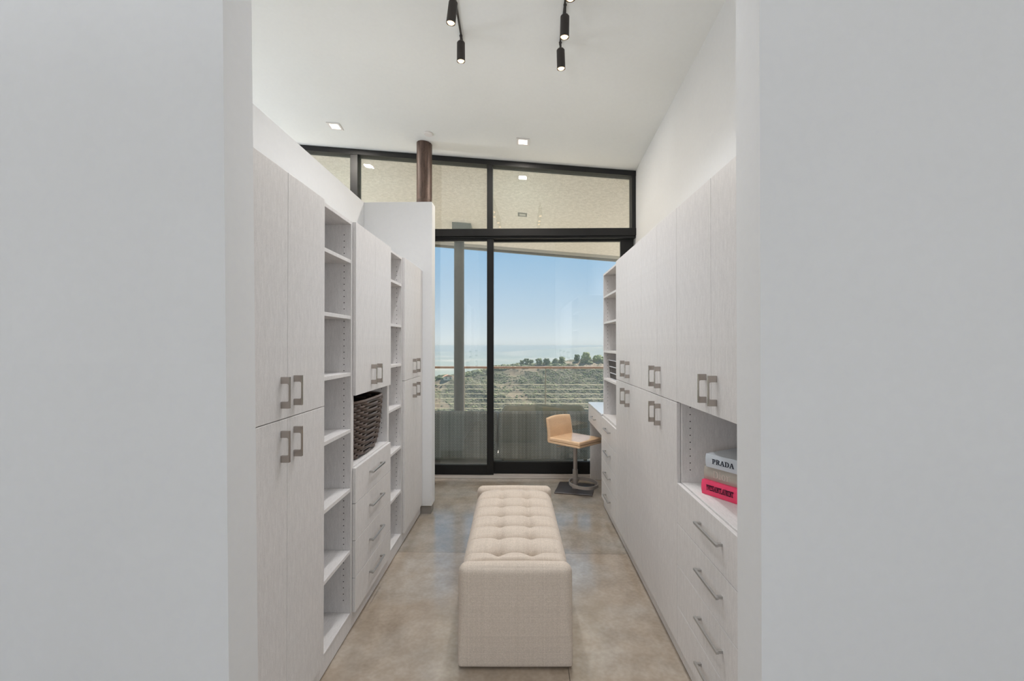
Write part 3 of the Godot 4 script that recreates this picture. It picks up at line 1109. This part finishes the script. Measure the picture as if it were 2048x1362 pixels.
# ------------------------------------------------------------------ lamps
func lamps() -> void:
	var names := ["square white recessed ceiling light, left of the steel column", "square white recessed ceiling light, right of the steel column"]
	var spots := [[-1.906, -4.673], [0.005, -4.695]]
	for k in 2:
		var o := thing("ceiling_light", names[k], "light", Vector3.ZERO, 0.0, "recessed ceiling lights")
		o.transform = ceil_frame(spots[k][0], spots[k][1])
		square_light(o, M.white_plastic, M.lamp_glow)
		var l := AreaLight3D.new()
		l.name = "glow"
		o.add_child(l)
		l.position = Vector3(0, -0.012, 0)
		l.rotation.x = -PI / 2
		l.area_size = Vector2(0.085, 0.085)
		l.area_normalize_energy = true
		l.light_energy = 2.0
		l.light_color = c8(255, 246, 234)
		l.shadow_enabled = true
	# track lights: two thin rails along the ceiling with hanging spots
	var rails := [[-0.428, -0.438, "left"], [0.276, 0.268, "right"]]
	for k in 2:
		var x: float = rails[k][0]
		var o := thing("light_track", "thin dark ceiling track, %s of the two, carrying spotlights" % rails[k][2], "track", Vector3.ZERO)
		var st := mb()
		box(st, Vector3(-0.006, -0.012, -0.01), Vector3(0.006, 0.0, 1.72), 0.001)
		part("rail", st, M.lamp_black, o)
		o.transform = ceil_frame(rails[k][1], -3.36 if k == 0 else -3.31)
		for j in 4:
			var z: float = ([-3.285, -2.93, -2.42, -1.98] if k == 0 else [-3.283, -2.955, -2.66, -2.1])[j]
			var which: String = ["farthest", "second farthest", "third", "nearest"][j]
			var s := thing("spotlight", "dark cylinder spotlight, %s on the %s ceiling track" % [which, rails[k][2]], "spotlight", Vector3(lerpf(rails[k][1], x, (z + 3.3) / 0.35 * 0.5), ceil_at(x, z) - 0.014, z), 0.0, "spotlights on the ceiling tracks")
			s.rotation = Vector3(0.02, 0, [0.0, -0.12, 0.04, 0.05][j] if k == 0 else [0.03, -0.02, 0.0, 0.02][j])
			var drop: float = ([0.045, 0.05, 0.06, 0.06] if k == 0 else [0.048, 0.07, 0.07, 0.06])[j]
			var a := mb()
			lathe(a, [Vector2(0.011, -0.001), Vector2(0.011, -0.008), Vector2(0.0075, -0.012), Vector2(0.0075, -drop)], Vector3.ZERO, 14)
			part("stem", a, M.lamp_black, s)
			var c := mb()
			lathe(c, [Vector2(0.001, -drop), Vector2(0.022, -drop - 0.001), Vector2(0.0285, -drop - 0.010), Vector2(0.0295, -drop - 0.14), Vector2(0.026, -drop - 0.14), Vector2(0.025, -drop - 0.128)], Vector3.ZERO, 28)
			part("housing", c, M.lamp_black, s)
			var e := mb()
			lathe(e, [Vector2(0.0252, -drop - 0.134), Vector2(0.018, -drop - 0.143), Vector2(0.0001, -drop - 0.147)], Vector3.ZERO, 24)
			part("lens", e, M.spot_glow, s)
			var l := SpotLight3D.new()
			l.name = "beam"
			s.add_child(l)
			l.position = Vector3(0, -drop - 0.150, 0)
			l.rotation.x = -PI / 2
			l.spot_angle = 62.0
			l.spot_angle_attenuation = 0.9
			l.spot_range = 12.0
			l.light_size = 0.022
			l.light_energy = 0.62
			l.light_color = c8(248, 250, 255)
			l.shadow_enabled = true
	uplighter("added unseen fill lamp, a tall black uplighter in the room behind the doorway", Vector3(-1.5, 0, 1.5), 2.5)
	uplighter("added unseen fill lamp, a tall black uplighter beside the window of the room beyond the left cabinets", Vector3(-4.1, 0, -4.7), 3.6)
	uplighter("added unseen fill lamp, a tall black uplighter in the middle of the room beyond the left cabinets", Vector3(-4.1, 0, -2.7), 2.1)
	# smoke detector
	var d := thing("smoke_detector", "small round white ceiling cover beside the top of the steel column", "detector")
	d.transform = ceil_frame(-0.952, -4.68)
	var st := mb()
	lathe(st, [Vector2(0.047, 0), Vector2(0.047, -0.008), Vector2(0.043, -0.013), Vector2(0.0001, -0.015)], Vector3.ZERO, 32)
	part("cover", st, M.white_plastic, d)
	# steel column behind the end wall
	var c := thing("column", "round rust brown steel column rising behind the white end wall", "column", Vector3(-1.041, 0, -4.90))
	st = mb()
	var n := 36
	for k in n:
		var p := []
		for q in [k, k + 1]:
			var t: float = TAU * q / n
			var r := Vector3(cos(t), 0, sin(t))
			p.append(r)
		var hgt := []
		for r in p: hgt.append(ceil_at(-1.041 + r.x * 0.081, -4.90 + r.z * 0.081) - 0.001)
		squad(st, [p[0] * 0.081, p[1] * 0.081, p[1] * 0.081 + Vector3.UP * hgt[1], p[0] * 0.081 + Vector3.UP * hgt[0]], [p[0], p[1], p[1], p[0]])
	part("shaft", st, M.rusted_steel, c)
	st = mb()
	lathe(st, [Vector2(0.0815, 0), Vector2(0.12, 0.0), Vector2(0.12, 0.012), Vector2(0.0815, 0.012)], Vector3.ZERO, 32)
	part("foot_plate", st, M.rusted_steel, c)

func uplighter(label: String, at: Vector3, energy: float) -> void:  # unseen fill lamp, added only to brighten the ceiling
	var u := thing("fill_lamp", label, "lamp", at)
	var us := mb()
	lathe(us, [Vector2(0.0001, 0), Vector2(0.15, 0), Vector2(0.15, 0.012), Vector2(0.02, 0.022), Vector2(0.012, 0.03), Vector2(0.012, 1.66)], Vector3.ZERO, 28)
	part("stand", us, M.lamp_black, u)
	us = mb()
	lathe(us, [Vector2(0.012, 1.64), Vector2(0.08, 1.66), Vector2(0.15, 1.72), Vector2(0.17, 1.78), Vector2(0.165, 1.78), Vector2(0.14, 1.725)], Vector3.ZERO, 36)
	part("bowl", us, M.lamp_black, u)
	us = mb()
	lathe(us, [Vector2(0.146, 1.735), Vector2(0.06, 1.745), Vector2(0.0001, 1.747)], Vector3.ZERO, 32)
	part("diffuser", us, M.lamp_glow, u)
	var ul := SpotLight3D.new()
	ul.name = "uplight"
	u.add_child(ul)
	ul.position = Vector3(0, 1.77, 0)
	ul.rotation.x = PI / 2
	ul.spot_angle = 84.0
	ul.spot_angle_attenuation = 0.3
	ul.spot_range = 14.0
	ul.light_size = 0.16
	ul.light_energy = energy
	ul.light_color = c8(240, 246, 255)
	ul.shadow_enabled = true

func square_light(o: Node3D, trim: Material, lens: Material) -> void:
	var a := 0.066
	var b := 0.044
	for q in [[-a, a, b, a], [-a, a, -a, -b], [-a, -b, -b, b], [b, a, -b, b]]:
		part("trim", bb(q[0], q[1], -0.008, -0.0005, q[2], q[3], 0.001), trim, o)
	part("lens", bb(-b, b, -0.005, -0.001, -b, b), lens, o)

# ------------------------------------------------------------------ terrace
func terrace() -> void:
	# roof overhang continuing the ceiling plane
	var st := mb()
	var b := []
	var t := []
	for p in [[-6.5, -5.19], [4.5, -5.19], [4.5, -8.38], [-6.5, -8.38]]:
		b.append(Vector3(p[0], ceil_at(p[0], p[1]), p[1]))
		t.append(Vector3(p[0], ceil_at(p[0], p[1]) + 0.16, p[1]))
	hexa(st, b, t)
	var so := struct("soffit", st, M.stucco, "beige stucco underside of the terrace roof")
	for k in [[-8.38, -8.42, 0.045, "fascia"], [-8.42, -8.50, 0.082, "fascia_dark"]]:
		st = mb()
		b = []
		t = []
		for p in [[-6.5, k[0]], [4.5, k[0]], [4.5, k[1]], [-6.5, k[1]]]:
			b.append(Vector3(p[0], ceil_at(p[0], -8.40) - k[2], p[1]))
			t.append(Vector3(p[0], ceil_at(p[0], -8.40) + 0.15, p[1]))
		hexa(st, b, t)
		part("fascia", st, M[k[3]], so)
	var l := thing("soffit_light", "small square unlit light in the beige terrace soffit", "light")
	l.transform = ceil_frame(0.0, -6.714)
	square_light(l, M.fascia_dark, M.fascia)
	# outdoor column with its cap
	var c := thing("column", "round grey steel column out on the terrace", "column", Vector3(-1.012, -0.02, -7.4))
	st = mb()
	lathe(st, [Vector2(0.08, 0), Vector2(0.08, 3.29)], Vector3.ZERO, 36)
	part("shaft", st, M.column_paint, c)
	st = mb()
	b = []
	t = []
	for p in [[-0.095, 0.13], [0.20, 0.13], [0.20, -0.13], [-0.095, -0.13]]:
		b.append(Vector3(p[0], 3.28, p[1]))
		t.append(Vector3(p[0], ceil_at(p[0] - 1.012, p[1] - 7.4) + 0.02 - 0.001, p[1]))
	hexa(st, b, t)
	part("cap", st, M.cap_paint, c)
	struct("deck", bb(-6.5, 4.5, -0.25, -0.02, -5.26, -9.10), M.deck, "terrace floor")
	# railing: wooden handrail, slim posts, tight cables
	var r := thing("railing", "terrace railing with a wooden handrail, slim posts and steel cables", "railing", Vector3(0, -0.02, -9.0))
	part("handrail", bb(-6.5, 4.5, 1.022, 1.061, -0.05, 0.05, 0.006), M.rail_wood, r)
	for x in [-5.87, -4.29, -2.71, -1.13, 0.444, 2.02, 3.6]: part("post", bb(x - 0.009, x + 0.009, 0, 1.022, -0.022, 0.022, 0.002), M.rail_post, r)
	for y in [0.713, 0.623, 0.532, 0.439, 0.346, 0.25, 0.16]:
		st = mb()
		tube(st, [Vector3(-6.5, y, 0), Vector3(4.5, y, 0)], 0.0042, 6)
		part("cable", st, M.cable, r)
	# wicker seating seen from behind
	sofa("sofa", "long grey wicker sofa seen from behind through the left glass leaf", "sofa", Vector3(-1.23, -0.02, -5.75), 1.83)
	sofa("armchair", "wide grey wicker armchair seen from behind through the right glass leaf", "armchair", Vector3(0.275, -0.02, -5.75), 1.15)
	var cu := thing("cushion", "olive back cushion showing above the grey wicker armchair", "cushion", Vector3(0.275, 0.433, -6.015))
	var m := part("pad", cushion(Vector3(0.515, 0.126, 0.10), 0.06, Vector3(0.02, -0.012, 0.03), 20, 0.02, 4), M.olive_cloth, cu)
	m.position = Vector3(0, 0.128, 0)
	m.rotation.x = 0.06

func sofa(called: String, label: String, category: String, at: Vector3, w: float) -> void:
	var s := thing(called, label, category, at)
	# local: back plane at z = 0, seat towards -z
	var hw := w / 2.0
	var back := part("back", cushion(Vector3(hw, 0.295, 0.06), 0.045, Vector3.ZERO, 16), M.outdoor_wicker, s)
	back.position = Vector3(0, 0.365, -0.06)
	for sx in [-1.0, 1.0]:
		var a := part("arm", cushion(Vector3(0.06, 0.25, 0.32), 0.04, Vector3.ZERO, 12), M.outdoor_wicker, s)
		a.position = Vector3(sx * (hw - 0.06), 0.32, -0.44)
	var base := part("seat_base", cushion(Vector3(hw - 0.125, 0.11, 0.32), 0.02, Vector3.ZERO, 10), M.outdoor_wicker, s)
	base.position = Vector3(0, 0.18, -0.44)
	var pad := part("seat_cushion", cushion(Vector3(hw - 0.125, 0.07, 0.31), 0.05, Vector3(0, 0.015, 0), 14), M.seat_cloth, s)
	pad.position = Vector3(0, 0.36, -0.44)
	for sx in [-1.0, 1.0]:
		for z in [-0.05, -0.7]: part("leg", bb(sx * (hw - 0.07) - 0.02, sx * (hw - 0.07) + 0.02, 0, 0.075, z - 0.02, z + 0.02), M.lamp_black, s)

# ------------------------------------------------------------------ hills, trees, plain
var hill_noise := FastNoiseLite.new()

func crest(x: float) -> float:
	var k := [[-160.0, -34.0], [-95.0, -28.0], [-57.0, -21.0], [-34.0, -17.0], [-19.0, -13.8], [0.0, -12.6], [18.0, -11.6], [36.0, -10.6], [52.0, -9.4], [90.0, -5.0], [160.0, 1.0]]
	for i in k.size() - 1:
		if x <= k[i + 1][0]: return lerpf(k[i][1], k[i + 1][1], clampf((x - k[i][0]) / (k[i + 1][0] - k[i][0]), 0, 1))
	return 1.0

func hill(x: float, z: float) -> float:   # z is the distance in front of the house
	var top := crest(x)
	var h: float
	if z < 200.0: h = lerpf(-5.0, -46.0, smoothstep(12.0, 190.0, z))
	elif z < 300.0:
		var t := (z - 200.0) / 100.0
		h = lerpf(-46.0, top, t * t * (3.0 - 2.0 * t) * 0.45 + t * 0.55)
	else:
		var t: float = clampf((z - 300.0) / 420.0, 0, 1)
		h = lerpf(top, -262.0, t * t)
	var gate := clampf((z - 60.0) / 100.0, 0, 1)
	# slanting spurs and gullies, and small lumps
	h += gate * 3.4 * hill_noise.get_noise_2d((x + z * 0.75) * 1.0, z * 0.25) * (1.0 if z < 290.0 else 0.5)
	h += gate * 1.0 * hill_noise.get_noise_2d(x * 4.0 + 300.0, z * 4.0)
	return h

func landscape() -> void:
	hill_noise.seed = 5
	hill_noise.frequency = 0.022
	hill_noise.fractal_octaves = 3
	var tint := FastNoiseLite.new()
	tint.seed = 77
	tint.frequency = 0.03
	tint.fractal_octaves = 4
	var soil := func(x: float, z: float) -> Color:
		var bare := tint.get_noise_2d(x + z * 0.5, z * 0.8 + 100.0) + 0.34 * clampf((-x - 30.0) / 20.0, 0, 1) + 0.22 * clampf((z - 284.0) / 14.0, 0, 1)
		var k := clampf((bare - 0.30) * 5.0, 0, 1)
		return Color(0.098, 0.094, 0.05).lerp(Color(0.21, 0.158, 0.102), k)
	var st := mb()
	grid_mesh(st, -170.0, 170.0, 14.0, 200.0, 68, 30, hill, soil)
	grid_mesh(st, -170.0, 170.0, 200.0, 320.0, 136, 60, hill, soil)
	grid_mesh(st, -170.0, 170.0, 320.0, 720.0, 34, 20, hill, soil)
	struct("hillside", st, M.hillside, "scrub covered hillside beyond the terrace")
	# scrub: thousands of low bushes, past counting
	rng.seed = 2024
	var blob := bush_mesh(3)
	var kinds := [["grey_scrub", "grey green low scrub covering the hillside", Color(0.15, 0.14, 0.082), Color(0.21, 0.19, 0.115), 38000, 0.42], ["green_scrub", "fresher green bushes scattered over the hillside", Color(0.135, 0.15, 0.062), Color(0.20, 0.21, 0.092), 3600, 0.75], ["ridge_scrub", "rounded green bushes between the trees along the ridge", Color(0.11, 0.13, 0.06), Color(0.19, 0.20, 0.09), 420, 1.7]]
	for kd in kinds:
		var list := []
		while list.size() < kd[4]:
			var x := rng.randf_range(-95.0, 95.0)
			var z := rng.randf_range(214.0, 318.0)
			if kd[0] == "ridge_scrub":
				x = rng.randf_range(-60.0, 75.0)
				z = rng.randf_range(293.0, 303.0)
				if tint.get_noise_2d(x * 2.0, 40.0) < -0.05: continue
			var bare := tint.get_noise_2d(x + z * 0.5, z * 0.8 + 100.0) + 0.34 * clampf((-x - 30.0) / 20.0, 0, 1) + 0.22 * clampf((z - 284.0) / 14.0, 0, 1)
			if bare > 0.38 and kd[0] != "ridge_scrub" and rng.randf() < 0.9: continue
			var s: float = kd[5] * rng.randf_range(0.5, 1.3)
			list.append([Transform3D(Basis(Vector3.UP, rng.randf() * TAU).scaled(Vector3(s, s * rng.randf_range(0.6, 1.0), s)), Vector3(x, hill(x, z) - 0.1, -z)), kd[2].lerp(kd[3], rng.randf())])
		var mm := MultiMesh.new()
		mm.transform_format = MultiMesh.TRANSFORM_3D
		mm.use_colors = true
		mm.mesh = blob
		mm.instance_count = list.size()
		for i in list.size():
			mm.set_instance_transform(i, list[i][0])
			mm.set_instance_color(i, list[i][1])
		var o := MultiMeshInstance3D.new()
		o.name = kd[0]
		o.multimesh = mm
		o.material_override = M.scrub
		add_child(o)
		tag(o, kd[1], "shrubs", "", "stuff")
	# trees on the ridge: x, z, height, spread, kind, label
	var trees := [
		[-0.6, 300.0, 3.8, 3.8, "leaf_dark", "dark rounded tree, leftmost on the ridge above the handrail"],
		[2.6, 300.0, 5.2, 4.4, "leaf_dark", "tallest dark tree in the left clump on the ridge"],
		[5.6, 301.0, 3.6, 3.4, "leaf_green", "small green tree at the right end of the left clump on the ridge"],
		[10.8, 300.0, 4.6, 4.6, "leaf_green", "rounded green tree next to the left clump on the ridge"],
		[15.4, 300.0, 4.0, 4.8, "leaf_dark", "dark bushy tree just above the railing post on the ridge"],
		[21.2, 300.0, 3.8, 4.2, "leaf_dark", "dark tree right of the railing post, smaller of the pair on the ridge"],
		[25.2, 300.0, 4.6, 4.6, "leaf_green", "green tree right of the railing post, taller of the pair on the ridge"],
		[35.2, 301.0, 4.8, 4.6, "leaf_dark", "dark tree left of the tallest green tree on the ridge"],
		[41.0, 300.0, 5.8, 6.8, "leaf_bright", "tallest yellow green tree near the right end of the ridge"],
		[38.0, 296.0, 3.2, 3.8, "leaf_dark", "low dark tree in front of the tallest green tree"],
		[48.6, 299.0, 3.0, 7.5, "leaf_bright", "bright low tree beside the open shelves at the right end of the ridge"],
		[47.0, 262.0, 3.8, 4.8, "leaf_bright", "bright green bush on the slope below the right end of the ridge"],
	]
	var i := 0
	for a in trees:
		var t := thing("tree", a[5], "tree", Vector3(a[0], hill(a[0], a[1]) - 0.2, -a[1]), 0.7 * i, "trees on the ridge")
		var crown := part("crown", crown_mesh(a[2], a[3], i), M[a[4]], t)
		crown.position = Vector3.ZERO
		var tr := mb()
		lathe(tr, [Vector2(0.2, -0.3), Vector2(0.14, a[2] * 0.5)], Vector3.ZERO, 8)
		part("trunk", tr, M.bark, t)
		i += 1
	# a pale house low on the left slope
	var hx := -47.0
	var hz := 292.0
	var ho := thing("house", "small pale house with a low tiled roof on the left slope", "house", Vector3(hx, hill(hx, hz) - 0.6, -hz), 0.3)
	part("wall", bb(-2.6, 2.6, 0, 2.4, -2.0, 2.0), M.house_wall, ho)
	st = mb()
	extrude(st, PackedVector2Array([Vector2(-3.0, 2.3), Vector2(3.0, 2.3), Vector2(0.0, 3.5)]), -2.3, 2.3)
	part("roof", st, M.house_roof, ho)
	for k in [-1.3, 1.2]: part("window", bb(k - 0.4, k + 0.4, 0.9, 1.9, 1.98, 2.04), M.slot_dark, ho)
	# the far plain and the hills that close it
	var flat := func(_x: float, _z: float) -> float: return -262.0
	var field := func(x: float, z: float) -> Color:
		var k := tint.get_noise_2d(x * 0.02, z * 0.012)
		var c := Color(0.15, 0.17, 0.11).lerp(Color(0.42, 0.36, 0.27), clampf(k * 2.0 + 0.15, 0, 1))
		return c
	st = mb()
	grid_mesh(st, -9000.0, 9000.0, 700.0, 14500.0, 150, 200, flat, field)
	struct("plain", st, M.plain, "hazy plain far below the ridge")
	var range_ := func(x: float, z: float) -> float:
		var e := sin(PI * clampf((z - 10500.0) / 4000.0, 0, 1))
		return -264.0 + e * (40.0 + 150.0 * smoothstep(-1200.0, 2600.0, x) + 26.0 * tint.get_noise_2d(x * 0.03, z * 0.006))
	st = mb()
	grid_mesh(st, -9000.0, 9000.0, 10500.0, 14500.0, 120, 16, range_, field)
	struct("far_hills", st, M.plain, "low hills on the horizon")
	# haze: thin over the valley, deep over the plain
	for k in [[Vector3(900, 170, 262), Vector3(0, -40, -199), 0.0004, "thin pale haze in the valley before the hillside"], [Vector3(20000, 260, 14000), Vector3(0, -170, -7340), 0.00022, "pale haze lying over the distant plain"]]:
		var fog := FogVolume.new()
		fog.name = numbered("haze")
		fog.size = k[0]
		fog.position = k[1]
		fog.shape = RenderingServer.FOG_VOLUME_SHAPE_BOX
		var fm := FogMaterial.new()
		fm.density = k[2]
		fm.albedo = c8(172, 187, 194)
		fog.material = fm
		add_child(fog)
		tag(fog, k[3], "haze", "", "stuff")

func grid_mesh(st: SurfaceTool, x0: float, x1: float, z0: float, z1: float, nx: int, nz: int, height: Callable, paint: Callable) -> void:
	var p := []
	for i in nx + 1:
		for j in nz + 1:
			var x := lerpf(x0, x1, float(i) / nx)
			var z := lerpf(z0, z1, float(j) / nz)
			var ex := (x1 - x0) / nx * 0.5
			var ez := (z1 - z0) / nz * 0.5
			var n := Vector3(height.call(x - ex, z) - height.call(x + ex, z), 2.0 * ex, 0.0)
			n.z = (height.call(x, z + ez) - height.call(x, z - ez)) * ex / ez
			p.append([Vector3(x, height.call(x, z), -z), n.normalized(), paint.call(x, z)])
	for i in nx:
		for j in nz:
			var q := [p[i * (nz + 1) + j], p[i * (nz + 1) + j + 1], p[(i + 1) * (nz + 1) + j + 1], p[(i + 1) * (nz + 1) + j]]
			for k in [[0, 1, 2], [0, 2, 3]]:
				var a: Vector3 = q[k[0]][0]
				var b: Vector3 = q[k[1]][0]
				var c: Vector3 = q[k[2]][0]
				var order: Array = k if (c - a).cross(b - a).y > 0.0 else [k[0], k[2], k[1]]
				for e in order:
					st.set_normal(q[e][1])
					st.set_color(q[e][2])
					st.set_uv(Vector2(q[e][0].x, q[e][0].z))
					st.add_vertex(q[e][0])

func lump(st: SurfaceTool, at: Vector3, r: Vector3, seed_: int, rough: float, seg := 10, rings := 7) -> void:
	var n := FastNoiseLite.new()
	n.seed = seed_
	n.frequency = 1.1
	var pos := func(i: int, j: int) -> Vector3:
		var v := PI * i / rings
		var u := TAU * (j % seg) / seg
		var d := Vector3(sin(v) * cos(u), cos(v), sin(v) * sin(u))
		return at + d * r * (1.0 + rough * n.get_noise_3dv(d * 2.0 + at) * 2.0)
	for i in rings:
		for j in seg:
			var a: Vector3 = pos.call(i, j)
			var b: Vector3 = pos.call(i, j + 1)
			var c: Vector3 = pos.call(i + 1, j + 1)
			var d: Vector3 = pos.call(i + 1, j)
			tri(st, a, b, c, (a + c) / 2.0 - at)
			tri(st, a, c, d, (a + c) / 2.0 - at)

func bush_mesh(seed_: int) -> ArrayMesh:
	var st := mb()
	lump(st, Vector3(0, 0.35, 0), Vector3(0.8, 0.6, 0.8), seed_, 0.35, 7, 5)
	lump(st, Vector3(0.5, 0.25, 0.2), Vector3(0.55, 0.45, 0.5), seed_ + 1, 0.35, 6, 4)
	return st.commit()

func crown_mesh(tall_: float, wide: float, seed_: int) -> SurfaceTool:
	var st := mb()
	var r := RandomNumberGenerator.new()
	r.seed = 90 + seed_
	for k in 54:
		var v := r.randf_range(0.10, 0.93)
		var reach := wide * 0.5 * sqrt(maxf(0.05, 1.0 - pow((v - 0.5) / 0.5, 2.0)))
		var t := r.randf() * TAU
		var q := reach * sqrt(r.randf()) * 0.85
		var s := wide * r.randf_range(0.08, 0.17)
		lump(st, Vector3(cos(t) * q, v * tall_, sin(t) * q), Vector3(s, s * 0.8, s), seed_ * 50 + k, 0.6, 7, 5)
	return st
